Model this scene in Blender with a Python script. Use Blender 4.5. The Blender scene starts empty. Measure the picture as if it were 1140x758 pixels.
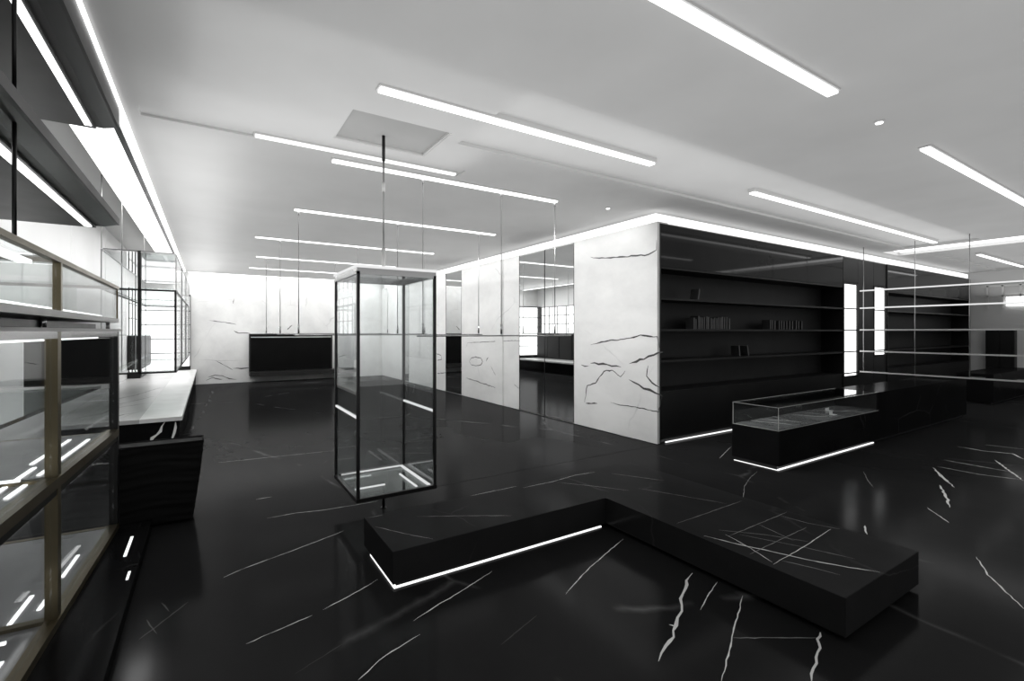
import bpy, bmesh, math, random
from mathutils import Vector, Matrix
random.seed(7)
scene = bpy.context.scene
COL = scene.collection
H = 3.25            # ceiling height
EYE = 1.55

# ------------------------------------------------------------------ helpers
def box(bm, x0, x1, y0, y1, z0, z1, mi=0):
    if x0 > x1: x0, x1 = x1, x0
    if y0 > y1: y0, y1 = y1, y0
    if z0 > z1: z0, z1 = z1, z0
    v = [bm.verts.new(p) for p in ((x0,y0,z0),(x1,y0,z0),(x1,y1,z0),(x0,y1,z0),
                                   (x0,y0,z1),(x1,y0,z1),(x1,y1,z1),(x0,y1,z1))]
    for f in ((0,3,2,1),(4,5,6,7),(0,1,5,4),(1,2,6,5),(2,3,7,6),(3,0,4,7)):
        bm.faces.new([v[i] for i in f]).material_index = mi
    return v

def prism(bm, pts, z0, z1, mi=0):
    """vertical prism over a counter-clockwise outline"""
    lo = [bm.verts.new((x, y, z0)) for x, y in pts]
    hi = [bm.verts.new((x, y, z1)) for x, y in pts]
    n = len(pts)
    bm.faces.new(lo[::-1]).material_index = mi
    bm.faces.new(hi).material_index = mi
    for i in range(n):
        bm.faces.new((lo[i], lo[(i+1) % n], hi[(i+1) % n], hi[i])).material_index = mi

def tube(bm, p0, p1, r, seg=10, r1=None, mi=0):
    p0, p1 = Vector(p0), Vector(p1)
    d = (p1 - p0).normalized()
    a = d.orthogonal().normalized(); b = d.cross(a)
    r1 = r if r1 is None else r1
    lo = [bm.verts.new(p0 + (a*math.cos(t) + b*math.sin(t))*r) for t in [2*math.pi*i/seg for i in range(seg)]]
    hi = [bm.verts.new(p1 + (a*math.cos(t) + b*math.sin(t))*r1) for t in [2*math.pi*i/seg for i in range(seg)]]
    bm.faces.new(lo[::-1]).material_index = mi; bm.faces.new(hi).material_index = mi
    for i in range(seg):
        f = bm.faces.new((lo[i], lo[(i+1) % seg], hi[(i+1) % seg], hi[i])); f.smooth = True; f.material_index = mi

def ribbon(bm, pts, w, normal, mi=1, seed=0):
    """a vein inlaid in a stone face: an irregular tapering ribbon on the plane with this normal"""
    rnd = random.Random(seed)
    n = Vector(normal)
    fine = []
    P = [Vector(p) for p in pts]
    for i in range(len(P)-1):
        k = max(2, int((P[i+1]-P[i]).length / max(0.035, w*3)))
        k = min(k, 24)
        for j in range(k):
            fine.append(P[i].lerp(P[i+1], j/k))
    fine.append(P[-1])
    L, R = [], []
    m = len(fine)
    for i, p in enumerate(fine):
        t = (fine[min(i+1, m-1)] - fine[max(i-1, 0)])
        if t.length < 1e-6: t = Vector((1, 0, 0))
        s = n.cross(t.normalized())
        e = min(i, m-1-i)/max(1, m-1)*2
        ww = w*(0.25 + 0.75*min(1, e*3))*rnd.uniform(0.55, 1.3)*0.5
        c = p + s*rnd.uniform(-w, w)*0.45
        L.append(bm.verts.new(c + s*ww)); R.append(bm.verts.new(c - s*ww))
    for i in range(m-1):
        f = bm.faces.new((L[i], R[i], R[i+1], L[i+1]))
        f.material_index = mi
        f.normal_update()
        if f.normal.dot(n) < 0: f.normal_flip()

def obj(name, bm, mats, parent=None, bevel=0, loc=None, smooth=False):
    """links the bmesh (world coordinates) as ONE mesh object"""
    if bevel:
        es = [e for e in bm.edges if len(e.link_faces) == 2 and e.calc_face_angle(0) > 0.5]
        if es:
            bmesh.ops.bevel(bm, geom=es, offset=bevel, segments=2, profile=0.7, affect='EDGES', clamp_overlap=True)
    me = bpy.data.meshes.new(name)
    bm.to_mesh(me); bm.free()
    if not isinstance(mats, (list, tuple)): mats = [mats]
    for m in mats: me.materials.append(m)
    if smooth:
        for p in me.polygons: p.use_smooth = True
    o = bpy.data.objects.new(name, me); COL.objects.link(o)
    if parent is not None:
        o.parent = parent
        base = Vector((0, 0, 0)); q = parent
        while q is not None:
            base += q.location; q = q.parent
        me.transform(Matrix.Translation(-base))
    elif loc is not None:
        me.transform(Matrix.Translation(-Vector(loc))); o.location = loc
    return o

def tag(o, label=None, cat=None, group=None, kind=None):
    if label: o['label'] = label
    if cat: o['category'] = cat
    if group: o['group'] = group
    if kind: o['kind'] = kind
    return o

def thing(name, label, cat, loc, group=None):
    o = bpy.data.objects.new(name, None); COL.objects.link(o)
    o.empty_display_size = 0.1
    o.location = loc
    return tag(o, label, cat, group)

def copy_tree(o, parent=None):
    c = o.copy(); COL.objects.link(c)
    if parent is not None: c.parent = parent
    for ch in [k for k in bpy.data.objects if k.parent == o]:
        copy_tree(ch, c)
    return c

def B(*boxes):
    bm = bmesh.new()
    for b in boxes: box(bm, *b)
    return bm

def T(*tubes):
    bm = bmesh.new()
    for t in tubes: tube(bm, *t)
    return bm

# ------------------------------------------------------------------ materials
def new_mat(name):
    m = bpy.data.materials.new(name); m.use_nodes = True
    nt = m.node_tree; nt.nodes.clear()
    out = nt.nodes.new('ShaderNodeOutputMaterial')
    return m, nt, out

def principled(name, col, rough=0.5, metal=0.0, spec=0.5, noise=None, bump=None, rvar=None):
    m, nt, out = new_mat(name)
    b = nt.nodes.new('ShaderNodeBsdfPrincipled')
    nt.links.new(b.outputs[0], out.inputs[0])
    b.inputs['Base Color'].default_value = (*col, 1)
    b.inputs['Roughness'].default_value = rough
    b.inputs['Metallic'].default_value = metal
    b.inputs['Specular IOR Level'].default_value = spec
    tc = nt.nodes.new('ShaderNodeTexCoord')
    if noise:
        scale, c2, detail = noise
        n = nt.nodes.new('ShaderNodeTexNoise'); n.inputs['Scale'].default_value = scale; n.inputs['Detail'].default_value = detail
        r = nt.nodes.new('ShaderNodeValToRGB'); r.color_ramp.elements[0].position = .35; r.color_ramp.elements[1].position = .7
        r.color_ramp.elements[0].color = (*col, 1); r.color_ramp.elements[1].color = (*c2, 1)
        nt.links.new(tc.outputs['Object'], n.inputs['Vector']); nt.links.new(n.outputs[0], r.inputs[0])
        nt.links.new(r.outputs[0], b.inputs['Base Color'])
    if rvar:
        n = nt.nodes.new('ShaderNodeTexNoise'); n.inputs['Scale'].default_value = rvar[0]; n.inputs['Detail'].default_value = 3
        mr = nt.nodes.new('ShaderNodeMapRange'); mr.inputs[3].default_value = rvar[1]; mr.inputs[4].default_value = rvar[2]
        nt.links.new(tc.outputs['Object'], n.inputs['Vector']); nt.links.new(n.outputs[0], mr.inputs[0])
        nt.links.new(mr.outputs[0], b.inputs['Roughness'])
    if bump:
        n = nt.nodes.new('ShaderNodeTexNoise'); n.inputs['Scale'].default_value = bump[0]; n.inputs['Detail'].default_value = 4
        bp = nt.nodes.new('ShaderNodeBump'); bp.inputs['Strength'].default_value = bump[1]; bp.inputs['Distance'].default_value = .01
        nt.links.new(tc.outputs['Object'], n.inputs['Vector']); nt.links.new(n.outputs[0], bp.inputs['Height'])
        nt.links.new(bp.outputs[0], b.inputs['Normal'])
    return m

def marble(name, base, vein, vein2, rough, spec, scale=0.55, width=0.02, amount=0.5, cloud=None, rot=(0.3, 0.2, 0.6), honed=None):
    """polished stone: clouded ground colour with thin warped veins"""
    m, nt, out = new_mat(name)
    N, Lk = nt.nodes, nt.links
    if honed:      # honed, sealed stone: a diffuse body under a polish whose sheen stays low at grazing angles
        f0, f90 = honed
        b = N.new('ShaderNodeBsdfDiffuse')
        gl = N.new('ShaderNodeBsdfGlossy'); gl.inputs['Roughness'].default_value = rough
        lw = N.new('ShaderNodeLayerWeight'); lw.inputs[0].default_value = .5
        pw = N.new('ShaderNodeMath'); pw.operation = 'POWER'; pw.inputs[1].default_value = 5
        ma = N.new('ShaderNodeMath'); ma.operation = 'MULTIPLY_ADD'; ma.inputs[1].default_value = f90 - f0; ma.inputs[2].default_value = f0
        mi = N.new('ShaderNodeMixShader')
        Lk.new(lw.outputs['Facing'], pw.inputs[0]); Lk.new(pw.outputs[0], ma.inputs[0]); Lk.new(ma.outputs[0], mi.inputs[0])
        Lk.new(b.outputs[0], mi.inputs[1]); Lk.new(gl.outputs[0], mi.inputs[2]); Lk.new(mi.outputs[0], out.inputs[0])
        colour_in = b.inputs['Color']
    else:
        b = N.new('ShaderNodeBsdfPrincipled'); Lk.new(b.outputs[0], out.inputs[0])
        b.inputs['Roughness'].default_value = rough
        b.inputs['Specular IOR Level'].default_value = spec
        colour_in = b.inputs['Base Color']
    tc = N.new('ShaderNodeTexCoord')
    mp = N.new('ShaderNodeMapping'); mp.inputs['Rotation'].default_value = rot; mp.inputs['Scale'].default_value = (1, .55, 1)
    Lk.new(tc.outputs['Object'], mp.inputs['Vector'])
    wn = N.new('ShaderNodeTexNoise'); wn.inputs['Scale'].default_value = 1.3; wn.inputs['Detail'].default_value = 5
    Lk.new(mp.outputs[0], wn.inputs['Vector'])
    mx = N.new('ShaderNodeMix'); mx.data_type = 'VECTOR'; mx.inputs['Factor'].default_value = .22
    Lk.new(mp.outputs[0], mx.inputs['A']); Lk.new(wn.outputs['Color'], mx.inputs['B'])
    vo = N.new('ShaderNodeTexVoronoi'); vo.feature = 'DISTANCE_TO_EDGE'; vo.inputs['Scale'].default_value = scale
    Lk.new(mx.outputs['Result'], vo.inputs['Vector'])
    ramp = N.new('ShaderNodeValToRGB')
    ramp.color_ramp.elements[0].position = 0; ramp.color_ramp.elements[0].color = (1, 1, 1, 1)
    ramp.color_ramp.elements[1].position = width; ramp.color_ramp.elements[1].color = (0, 0, 0, 1)
    Lk.new(vo.outputs['Distance'], ramp.inputs[0])
    mk = N.new('ShaderNodeTexNoise'); mk.inputs['Scale'].default_value = 1.7; mk.inputs['Detail'].default_value = 3
    Lk.new(tc.outputs['Object'], mk.inputs['Vector'])
    mr = N.new('ShaderNodeMapRange'); mr.inputs[1].default_value = .48; mr.inputs[2].default_value = .68; mr.inputs[4].default_value = amount
    Lk.new(mk.outputs[0], mr.inputs[0])
    mul = N.new('ShaderNodeMath'); mul.operation = 'MULTIPLY'
    Lk.new(ramp.outputs[0], mul.inputs[0]); Lk.new(mr.outputs[0], mul.inputs[1])
    cn = N.new('ShaderNodeTexNoise'); cn.inputs['Scale'].default_value = 2.2; cn.inputs['Detail'].default_value = 7; cn.inputs['Roughness'].default_value = .62
    Lk.new(mx.outputs['Result'], cn.inputs['Vector'])
    cr = N.new('ShaderNodeValToRGB')
    cr.color_ramp.elements[0].position = .38; cr.color_ramp.elements[0].color = (*base, 1)
    cr.color_ramp.elements[1].position = .75; cr.color_ramp.elements[1].color = (*(cloud or base), 1)
    Lk.new(cn.outputs[0], cr.inputs[0])
    mc = N.new('ShaderNodeMix'); mc.data_type = 'RGBA'
    Lk.new(mul.outputs[0], mc.inputs['Factor']); Lk.new(cr.outputs[0], mc.inputs['A']); mc.inputs['B'].default_value = (*vein, 1)
    Lk.new(mc.outputs['Result'], colour_in)
    return m

def emit(name, strength, col=(1, 1, 1)):
    m, nt, out = new_mat(name)
    e = nt.nodes.new('ShaderNodeEmission'); e.inputs[0].default_value = (*col, 1); e.inputs[1].default_value = strength
    nt.links.new(e.outputs[0], out.inputs[0])
    return m

def glass(name, tint=(.96, .97, .97), f0=.04, f90=.75):
    m, nt, out = new_mat(name)
    N, Lk = nt.nodes, nt.links
    tr = N.new('ShaderNodeBsdfTransparent'); tr.inputs[0].default_value = (*tint, 1)
    gl = N.new('ShaderNodeBsdfGlossy'); gl.inputs['Roughness'].default_value = .01; gl.inputs[0].default_value = (.95, .95, .95, 1)
    lw = N.new('ShaderNodeLayerWeight'); lw.inputs[0].default_value = .5
    pw = N.new('ShaderNodeMath'); pw.operation = 'POWER'; pw.inputs[1].default_value = 5
    Lk.new(lw.outputs['Facing'], pw.inputs[0])
    ma = N.new('ShaderNodeMath'); ma.operation = 'MULTIPLY_ADD'; ma.inputs[1].default_value = f90 - f0; ma.inputs[2].default_value = f0
    Lk.new(pw.outputs[0], ma.inputs[0])
    mi = N.new('ShaderNodeMixShader')
    Lk.new(ma.outputs[0], mi.inputs[0]); Lk.new(tr.outputs[0], mi.inputs[1]); Lk.new(gl.outputs[0], mi.inputs[2])
    Lk.new(mi.outputs[0], out.inputs[0])
    return m
FLOOR_VEINS = [
 (0.016, [(1.783, 1.518), (1.9, 1.573), (1.99, 1.597), (2.077, 1.655), (2.21, 1.724), (2.31, 1.797), (2.432, 1.856), (2.504, 1.921), (2.618, 1.953)]),
 (0.008, [(2.056, 1.678), (2.065, 1.645)]),
 (0.006, [(2.309, 1.671), (2.471, 1.739), (2.653, 1.801)]),
 (0.007, [(1.918, 1.282), (2.06, 1.349), (2.278, 1.457), (2.483, 1.55), (2.644, 1.629)]),
 (0.004, [(2.237, 1.431), (2.602, 1.199)]),
 (0.013, [(2.254, 1.068), (2.394, 1.115), (2.524, 1.159), (2.587, 1.192), (2.658, 1.214)]),
 (0.012, [(6.901, 1.97), (6.615, 1.836), (6.327, 1.665)]),
 (0.018, [(6.22, 1.734), (5.806, 1.566), (5.507, 1.461)]),
 (0.008, [(5.333, 1.572), (5.061, 1.349)]),
 (0.008, [(4.451, 1.045), (4.185, 0.928), (3.84, 0.706)]),
 (0.012, [(4.422, 1.692), (4.238, 1.61)]),
 (0.014, [(6.96, 1.995), (6.598, 1.809), (6.252, 1.628)]),
 (0.012, [(7.484, 2.044), (7.474, 1.732), (7.472, 1.484)]),
 (0.010, [(7.056, 1.998), (7.051, 1.634), (7.167, 1.337)]),
 (0.016, [(8.005, 1.712), (7.552, 1.514), (7.14, 1.319)]),
 (0.016, [(8.514, 2.186), (8.479, 1.922), (8.6, 1.684), (8.347, 1.542)]),
 (0.010, [(8.96, 2.022), (9.058, 1.665)]),
 (0.004, [(6.11, 2.351), (5.778, 2.187), (5.574, 2.06)]),
 (0.004, [(4.135, 2.547), (4.535, 2.774), (4.833, 2.897), (5.117, 2.984)]),
 (0.005, [(5.272, 3.549), (5.94, 3.825)]),
 (0.006, [(0.56, 2.154), (0.613, 2.18), (0.677, 2.23), (0.751, 2.257), (0.824, 2.282), (0.912, 2.309)]),
 (0.005, [(0.923, 2.432), (1.079, 2.496), (1.215, 2.539), (1.545, 2.664)]),
 (0.006, [(1.777, 2.198), (2.007, 2.315), (2.15, 2.377), (2.299, 2.432), (2.455, 2.495), (2.613, 2.552)]),
 (0.003, [(1.216, 2.016), (1.509, 2.121)]),
 (0.005, [(0.079, 3.504), (0.191, 3.568)]),
 (0.006, [(0.191, 3.568), (0.355, 3.624)]),
 (0.005, [(0.355, 3.624), (0.533, 3.686), (0.887, 3.822)]),
 (0.006, [(0.156, 2.699), (0.267, 2.729)]),
 (0.005, [(0.267, 2.729), (0.476, 2.779)]),
 (0.005, [(0.538, 2.799), (0.796, 2.91), (0.889, 2.963)]),
 (0.005, [(0.406, 4.424), (0.632, 4.419), (0.839, 4.361), (1.298, 4.327)]),
 (0.003, [(0.332, 2.345), (0.558, 2.443)]),
 (0.005, [(0.095, 6.611), (0.641, 6.549), (1.333, 6.474)]),
 (0.005, [(0.368, 4.974), (0.502, 4.974)]),
 (0.003, [(-0.227, 3.37), (-0.186, 3.24)]),
 (0.003, [(-0.282, 3.214), (-0.226, 3.035)]),
 (0.003, [(-0.295, 3.028), (-0.097, 3.298)]),
]
BENCH_VEINS = [
 (0.005, [(2.706, 2.152), (3.089, 2.159), (3.506, 2.167)]),
 (0.011, [(2.684, 1.928), (2.76, 1.771), (2.83, 1.611), (2.948, 1.349), (3.104, 1.099)]),
 (0.005, [(2.825, 1.838), (3.187, 1.846), (3.565, 1.856)]),
 (0.004, [(2.701, 1.624), (3.028, 1.631), (3.399, 1.64)]),
 (0.006, [(2.702, 1.481), (3.071, 1.5), (3.505, 1.538)]),
 (0.006, [(2.836, 1.864), (2.784, 1.668), (2.719, 1.496)]),
 (0.004, [(2.91, 1.817), (3.063, 1.519), (3.167, 1.261)]),
 (0.004, [(3.177, 1.852), (3.114, 1.577)]),
 (0.005, [(3.457, 1.844), (3.479, 1.678), (3.556, 1.505)]),
 (0.005, [(3.052, 2.807), (3.21, 2.488), (3.351, 2.195)]),
 (0.005, [(3.154, 3.241), (3.405, 2.828)]),
 (0.005, [(0.935, 3.393), (1.062, 3.39)]),
 (0.005, [(1.252, 3.229), (1.562, 3.051), (1.834, 2.878)]),
 (0.006, [(1.774, 3.403), (1.989, 3.473), (2.218, 3.554)]),
 (0.004, [(0.928, 3.214), (1.077, 3.001), (1.203, 2.824)]),
 (0.006, [(2.237, 3.342), (2.558, 3.338), (2.836, 3.377), (3.056, 3.353)]),
 (0.004, [(2.569, 3.301), (2.768, 3.059), (2.941, 2.813)]),
 (0.004, [(2.86, 1.932), (3.043, 1.732), (3.176, 1.521)]),
 (0.004, [(2.784, 1.479), (2.847, 1.34), (2.887, 1.222)]),
]
CORE_VEINS = [
 (0.020, [(5.767, 2.738), (5.499, 2.693), (5.247, 2.675), (4.783, 2.633), (4.57, 2.618), (4.436, 2.668), (4.424, 2.803)]),
 (0.020, [(5.767, 1.331), (5.462, 1.4), (5.109, 1.431), (4.846, 1.458), (4.721, 1.493), (4.424, 1.477), (4.379, 1.328)]),
 (0.030, [(5.767, 1.048), (5.389, 1.038), (5.096, 1.026)]),
 (0.030, [(4.936, 1.084), (4.796, 1.13), (4.66, 1.17), (4.482, 1.22), (4.323, 1.276)]),
 (0.020, [(5.911, 0.39), (5.846, 0.678), (5.65, 0.739), (5.462, 0.936), (5.282, 0.964), (5.109, 0.877), (5.009, 0.968)]),
 (0.030, [(4.943, 0.842), (4.66, 0.758), (4.339, 0.678)]),
 (0.012, [(4.339, 0.678), (4.396, 0.454), (4.846, 0.467), (5.109, 0.456), (5.318, 0.465)]),
 (0.020, [(5.887, 0.382), (5.612, 0.417)]),
 (0.020, [(4.582, 1.077), (4.6, 0.927), (4.511, 0.842), (4.379, 0.786)]),
 (0.030, [(5.993, 0.992), (5.814, 0.992)]),
 (0.020, [(9.982, 0.846), (9.898, 0.928), (9.652, 0.962), (9.415, 0.951), (9.338, 0.88), (9.415, 0.801), (9.652, 0.757), (9.898, 0.773), (9.982, 0.846)]),
 (0.020, [(10.153, 0.449), (9.415, 0.397), (8.753, 0.351)]),
 (0.012, [(8.966, 0.799), (8.753, 0.599), (8.753, 0.351)]),
 (0.030, [(9.186, 0.895), (9.083, 0.988)]),
 (0.012, [(10.153, 1.161), (10.067, 1.282), (8.684, 1.345), (7.733, 1.374)]),
 (0.020, [(11.921, 0.958), (11.595, 0.927), (11.552, 0.815), (11.854, 0.782)]),
 (0.020, [(11.854, 0.417), (11.282, 0.494)]),
 (0.012, [(8.033, 0.489), (7.792, 0.401)]),
]
BACK_VEINS = [
 (0.020, [(0.014, 1.882), (0.343, 1.836), (0.712, 1.761)]),
 (0.030, [(0.638, 1.567), (0.775, 1.495), (1.091, 1.494)]),
 (0.030, [(2.122, 1.605), (2.171, 1.681), (2.261, 1.758)]),
 (0.030, [(0.619, 0.42), (0.837, 0.425), (1.091, 0.436)]),
 (0.025, [(-0.016, 0.201), (0.163, 0.249), (0.343, 0.218), (0.526, 0.138), (0.712, 0.092)]),
 (0.020, [(0.65, 2.536), (0.619, 2.391)]),
 (0.020, [(-0.074, 0.1), (0.103, 0.181), (0.343, 0.112)]),
 (0.020, [(3.689, 0.69), (3.843, 0.741), (3.921, 0.755)]),
 (0.015, [(0.163, 0.685), (0.404, 0.535), (0.619, 0.384)]),
]

FLOOR_F = (.015, .17)
STRIP = 2.2; COVE = 2.5; CORECOVE = 1.5
P_LEFT, P_BACK, P_CORE, P_CORE2 = 62, 40, 43, 72
UPS = [('fill_up_front', 3.6, 12, -2, 3.95, 2.55, .52), ('fill_up_near', -.3, 3.6, -2, 4.3, 2.55, .58), ('fill_up_aisle', 1.0, 5.0, 4.3, 16.2, 2.55, .45), ('fill_up_far', 12, 18.4, -3, 4.3, 2.55, .55),
       ('fill_up_left', -.5, 1.0, 4.0, 16.2, 2.55, .6), ('fill_up_edge', -.5, .2, 4.8, 16.2, 2.9, .8), ('fill_up_trough_end', -.1, 1.9, 2.82, 3.84, 3.17, .16), ('fill_up_trough', 1.9, 11.9, 2.82, 3.84, 3.17, .33), ('fill_up_slot', -.2, 2.2, 3.88, 4.6, 3.1, .3)]
WORLD = .75; EXPO = 0.0
# ------------------------------------------------------------------ palette
M_ceil = principled('ceiling_paint', (.62, .62, .615), .8, noise=(1.2, (.58, .58, .575), 3), spec=.2)
M_hatch = principled('hatch_paint', (.40, .40, .395), .7, spec=.2, noise=(2, (.37, .37, .365), 3))
M_floor = marble('black_marble_floor', (.016, .016, .0163), (.35, .35, .35), None, .13, .3, .42, .006, .35, (.021, .021, .0213), honed=FLOOR_F)
M_black = marble('black_marble', (.006, .006, .0062), (.25, .25, .25), None, .16, .22, .8, .004, .3, (.011, .011, .0115), honed=(.014, .16))
M_bench = marble('black_bench_marble', (.024, .024, .0244), (.25, .25, .25), None, .16, .3, .8, .003, .12, (.032, .032, .0325), honed=(.006, .10))
M_faint = principled('faint_vein', (.05, .05, .05), .3, spec=.2, noise=(6, (.03, .03, .03), 3))
M_vein = principled('white_vein', (.9, .9, .88), .25, spec=.3)
M_vein_soft = principled('grey_vein', (.3, .3, .295), .25, spec=.3)
M_joint = principled('floor_joint', (.003, .003, .003), .6, spec=.1, noise=(9, (.005, .005, .005), 2))
M_white = marble('white_marble', (.72, .72, .71), (.25, .25, .25), None, .3, .3, .7, .006, .5, (.58, .58, .575))
M_ledge = marble('grey_white_marble', (.5, .5, .495), (.16, .16, .16), None, .3, .3, 1.4, .012, .8, (.36, .36, .355))
M_crack = principled('dark_vein', (.06, .06, .06), .4, spec=.3)
M_whitestone = principled('white_stone', (.82, .82, .81), .35, noise=(3, (.7, .7, .69), 5))
M_plaster = principled('white_plaster', (.74, .74, .735), .8, spec=.2, noise=(.8, (.68, .68, .675), 3))
M_metal = principled('dark_metal', (.035, .035, .036), .3, metal=.8, rvar=(8, .22, .4))
M_blackmetal = principled('black_metal', (.008, .008, .008), .35, spec=.35, rvar=(6, .28, .45))
M_canopy = principled('grey_metal_sheet', (.026, .0257, .025), .4, metal=.35, spec=.4, rvar=(3, .3, .45))
M_chrome = principled('chrome', (.55, .55, .55), .18, metal=1, rvar=(20, .12, .22))
M_wire = principled('steel_wire', (.5, .5, .5), .35, metal=1, rvar=(9, .3, .4))
M_bronze = principled('bronze', (.16, .135, .085), .34, metal=.85, rvar=(7, .25, .42))
M_mirror = principled('mirror_silver', (.78, .79, .79), .015, metal=1, rvar=(2, .01, .02))
M_greymirror = principled('smoked_mirror', (.30, .30, .305), .04, metal=1, rvar=(2, .03, .06))
M_shelf = principled('black_lacquer', (.009, .009, .0092), .42, spec=.25, noise=(2, (.013, .013, .013), 4))
M_shelfback = principled('black_back_board', (.014, .014, .0145), .5, spec=.25, noise=(1.5, (.022, .022, .022), 4))
M_gloss = principled('black_gloss_board', (.012, .012, .0125), .05, spec=.16, noise=(1.2, (.02, .02, .02), 4))
M_leather = principled('black_leather', (.010, .010, .010), .6, spec=.08, rvar=(14, .5, .7))
M_screen = principled('black_firebox', (.0025, .0025, .0025), .4, spec=.1, noise=(3, (.004, .004, .004), 3))
M_book = principled('dark_booklet', (.02, .02, .021), .5, noise=(30, (.032, .032, .032), 3))
M_bookspine = principled('grey_spine', (.075, .075, .075), .45, noise=(40, (.05, .05, .05), 3))
M_paper = principled('paper_edges', (.2, .2, .195), .7, noise=(60, (.16, .16, .155), 2))
M_grey = principled('grey_tray', (.45, .45, .44), .3, noise=(2, (.4, .4, .39), 3))
M_polish = principled('polished_grey_board', (.34, .34, .345), .08, spec=.7, noise=(2, (.42, .42, .42), 4))
M_deckgrey = marble('grey_stone', (.16, .16, .16), (.7, .7, .7), None, .12, .5, 1.6, .02, .9, (.34, .34, .34))
M_glass = glass('clear_glass')
M_glass_soft = glass('shelf_glass', (.9, .93, .92), .06, .8)
M_strip = emit('light_strip', STRIP)
M_cove = emit('cove_glow', COVE)
M_led = emit('floor_led', 1.4)
M_corecove = emit('core_cove_glow', CORECOVE)
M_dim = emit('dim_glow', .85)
M_box = emit('light_box_glow', 2.2)

# ------------------------------------------------------------------ setting
bm = B((-1.6, 20, -6, 17.0, -.2, 0))
for i, (w, pts) in enumerate(FLOOR_VEINS):
    ribbon(bm, [(x, y, .0006 + .00002*i) for x, y in pts], max(.006, w*1.05), (0, 0, 1), 1 if w > .0045 else 2 if w > .0035 else 4, 100 + i)
box(bm, 1.0, 5.17, 4.42, 4.436, -.001, .0008, 3)
tag(obj('floor', bm, [M_floor, M_vein, M_vein_soft, M_joint, M_faint]), kind='structure')

# ceiling with its sunk bays: a long trough, a hatch, the slot over the far core and the perimeter coves
def ceiling_mesh():
    bm = bmesh.new()
    holes = [(1.9, 12.0, 2.76, 3.90, .03), (-.45, 2.3, 4.52, 4.72, .02), (12.2, 13.05, -5, 4.35, .22), (13.1, 18.3, 2.76, 3.9, .03), (.92, 1.76, 3.72, 4.36, .035)]
    xs = sorted({-.55, 20.0, *[h[0] for h in holes], *[h[1] for h in holes]})
    ys = sorted({-6.0, 16.35, *[h[2] for h in holes], *[h[3] for h in holes]})
    def depth(x, y):
        for h in holes:
            if h[0] < x < h[1] and h[2] < y < h[3]: return h[4]
        return 0.0
    nx, ny = len(xs)-1, len(ys)-1
    D = [[depth((xs[i]+xs[i+1])/2, (ys[j]+ys[j+1])/2) for j in range(ny)] for i in range(nx)]
    for i in range(nx):
        for j in range(ny):
            z = H + D[i][j]
            box(bm, xs[i], xs[i+1], ys[j], ys[j+1], z, H + .4)
    bmesh.ops.remove_doubles(bm, verts=bm.verts, dist=1e-5)
    # cover over the side and end pockets
    box(bm, -1.62, -.55, -6, 17.0, H + .2, H + .4)
    box(bm, -.55, 20, 16.35, 17.0, H + .2, H + .4)
    return bm
tag(obj('ceiling', ceiling_mesh(), M_ceil), kind='structure')

bm = B((-1.8, -1.6, -6, 17.2, 0, H + .4))
for y in (5.6, 8.8, 11.4, 13.9): box(bm, -1.606, -1.596, y-.012, y+.012, .5, H, 1)
tag(obj('wall_left', bm, [M_plaster, M_whitestone]), kind='structure')

bm = B((-1.6, 5.2, 16.7, 16.95, 0, H + .2))
for i, (w, pts) in enumerate(BACK_VEINS):
    ribbon(bm, [(x, 16.698 - .0001*i, z) for x, z in pts], w*1.0, (0, -1, 0), 1, 300 + i)
tag(obj('wall_back', bm, [M_white, M_crack]), kind='structure')

tag(obj('wall_core', B((5.19, 18.6, 4.865, 16.9, 0, 3.04)), M_plaster), kind='structure')
bm = bmesh.new()
box(bm, 5.17, 5.19, 4.42, 6.175, 0.01, 3.04); box(bm, 5.17, 5.19, 7.855, 10.39, .01, 3.04)
box(bm, 5.17, 5.19, 11.31, 13.99, .01, 3.04); box(bm, 5.17, 5.19, 14.61, 16.7, .01, 3.04)
box(bm, 5.19, 5.215, 4.42, 4.86, .01, 3.04)
box(bm, 5.15, 5.17, 8.45, 8.75, .01, 3.04)
for i, (w, pts) in enumerate(CORE_VEINS):
    ribbon(bm, [(5.1685 - .00005*i, y, z) for y, z in pts], w*.95, (-1, 0, 0), 1, 500 + i)
tag(obj('wall_marble', bm, [M_white, M_crack]), kind='structure')
tag(obj('wall_right', B((18.6, 18.8, -6, 4.86, 0, H + .2)), M_plaster), kind='structure')

# ------------------------------------------------------------------ mirrors between the marble sheets
def mirror(y0, y1, label, grp='mirrors set between the marble sheets'):
    t = thing('mirror', label, 'mirror', (5.18, (y0+y1)/2, .01), grp)
    obj('mirror_glass', B((5.172, 5.188, y0+.008, y1-.008, .02, 3.03)), M_mirror, t)
    obj('edge_trim', B((5.168, 5.189, y0, y0+.008, .01, 3.04), (5.168, 5.189, y1-.008, y1, .01, 3.04)), M_metal, t)
mirror(6.18, 7.01, 'tall wall mirror bordering the big cracked-vein marble sheet at the corner')
mirror(7.01, 7.85, 'tall wall mirror that is the farther half of the wide mirrored bay')
mirror(10.395, 11.305, 'narrow single mirror between two white marble sheets far along the core wall')
mirror(14.0, 14.6, 'slim distant mirror seen through the hanging glass tower')

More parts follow.
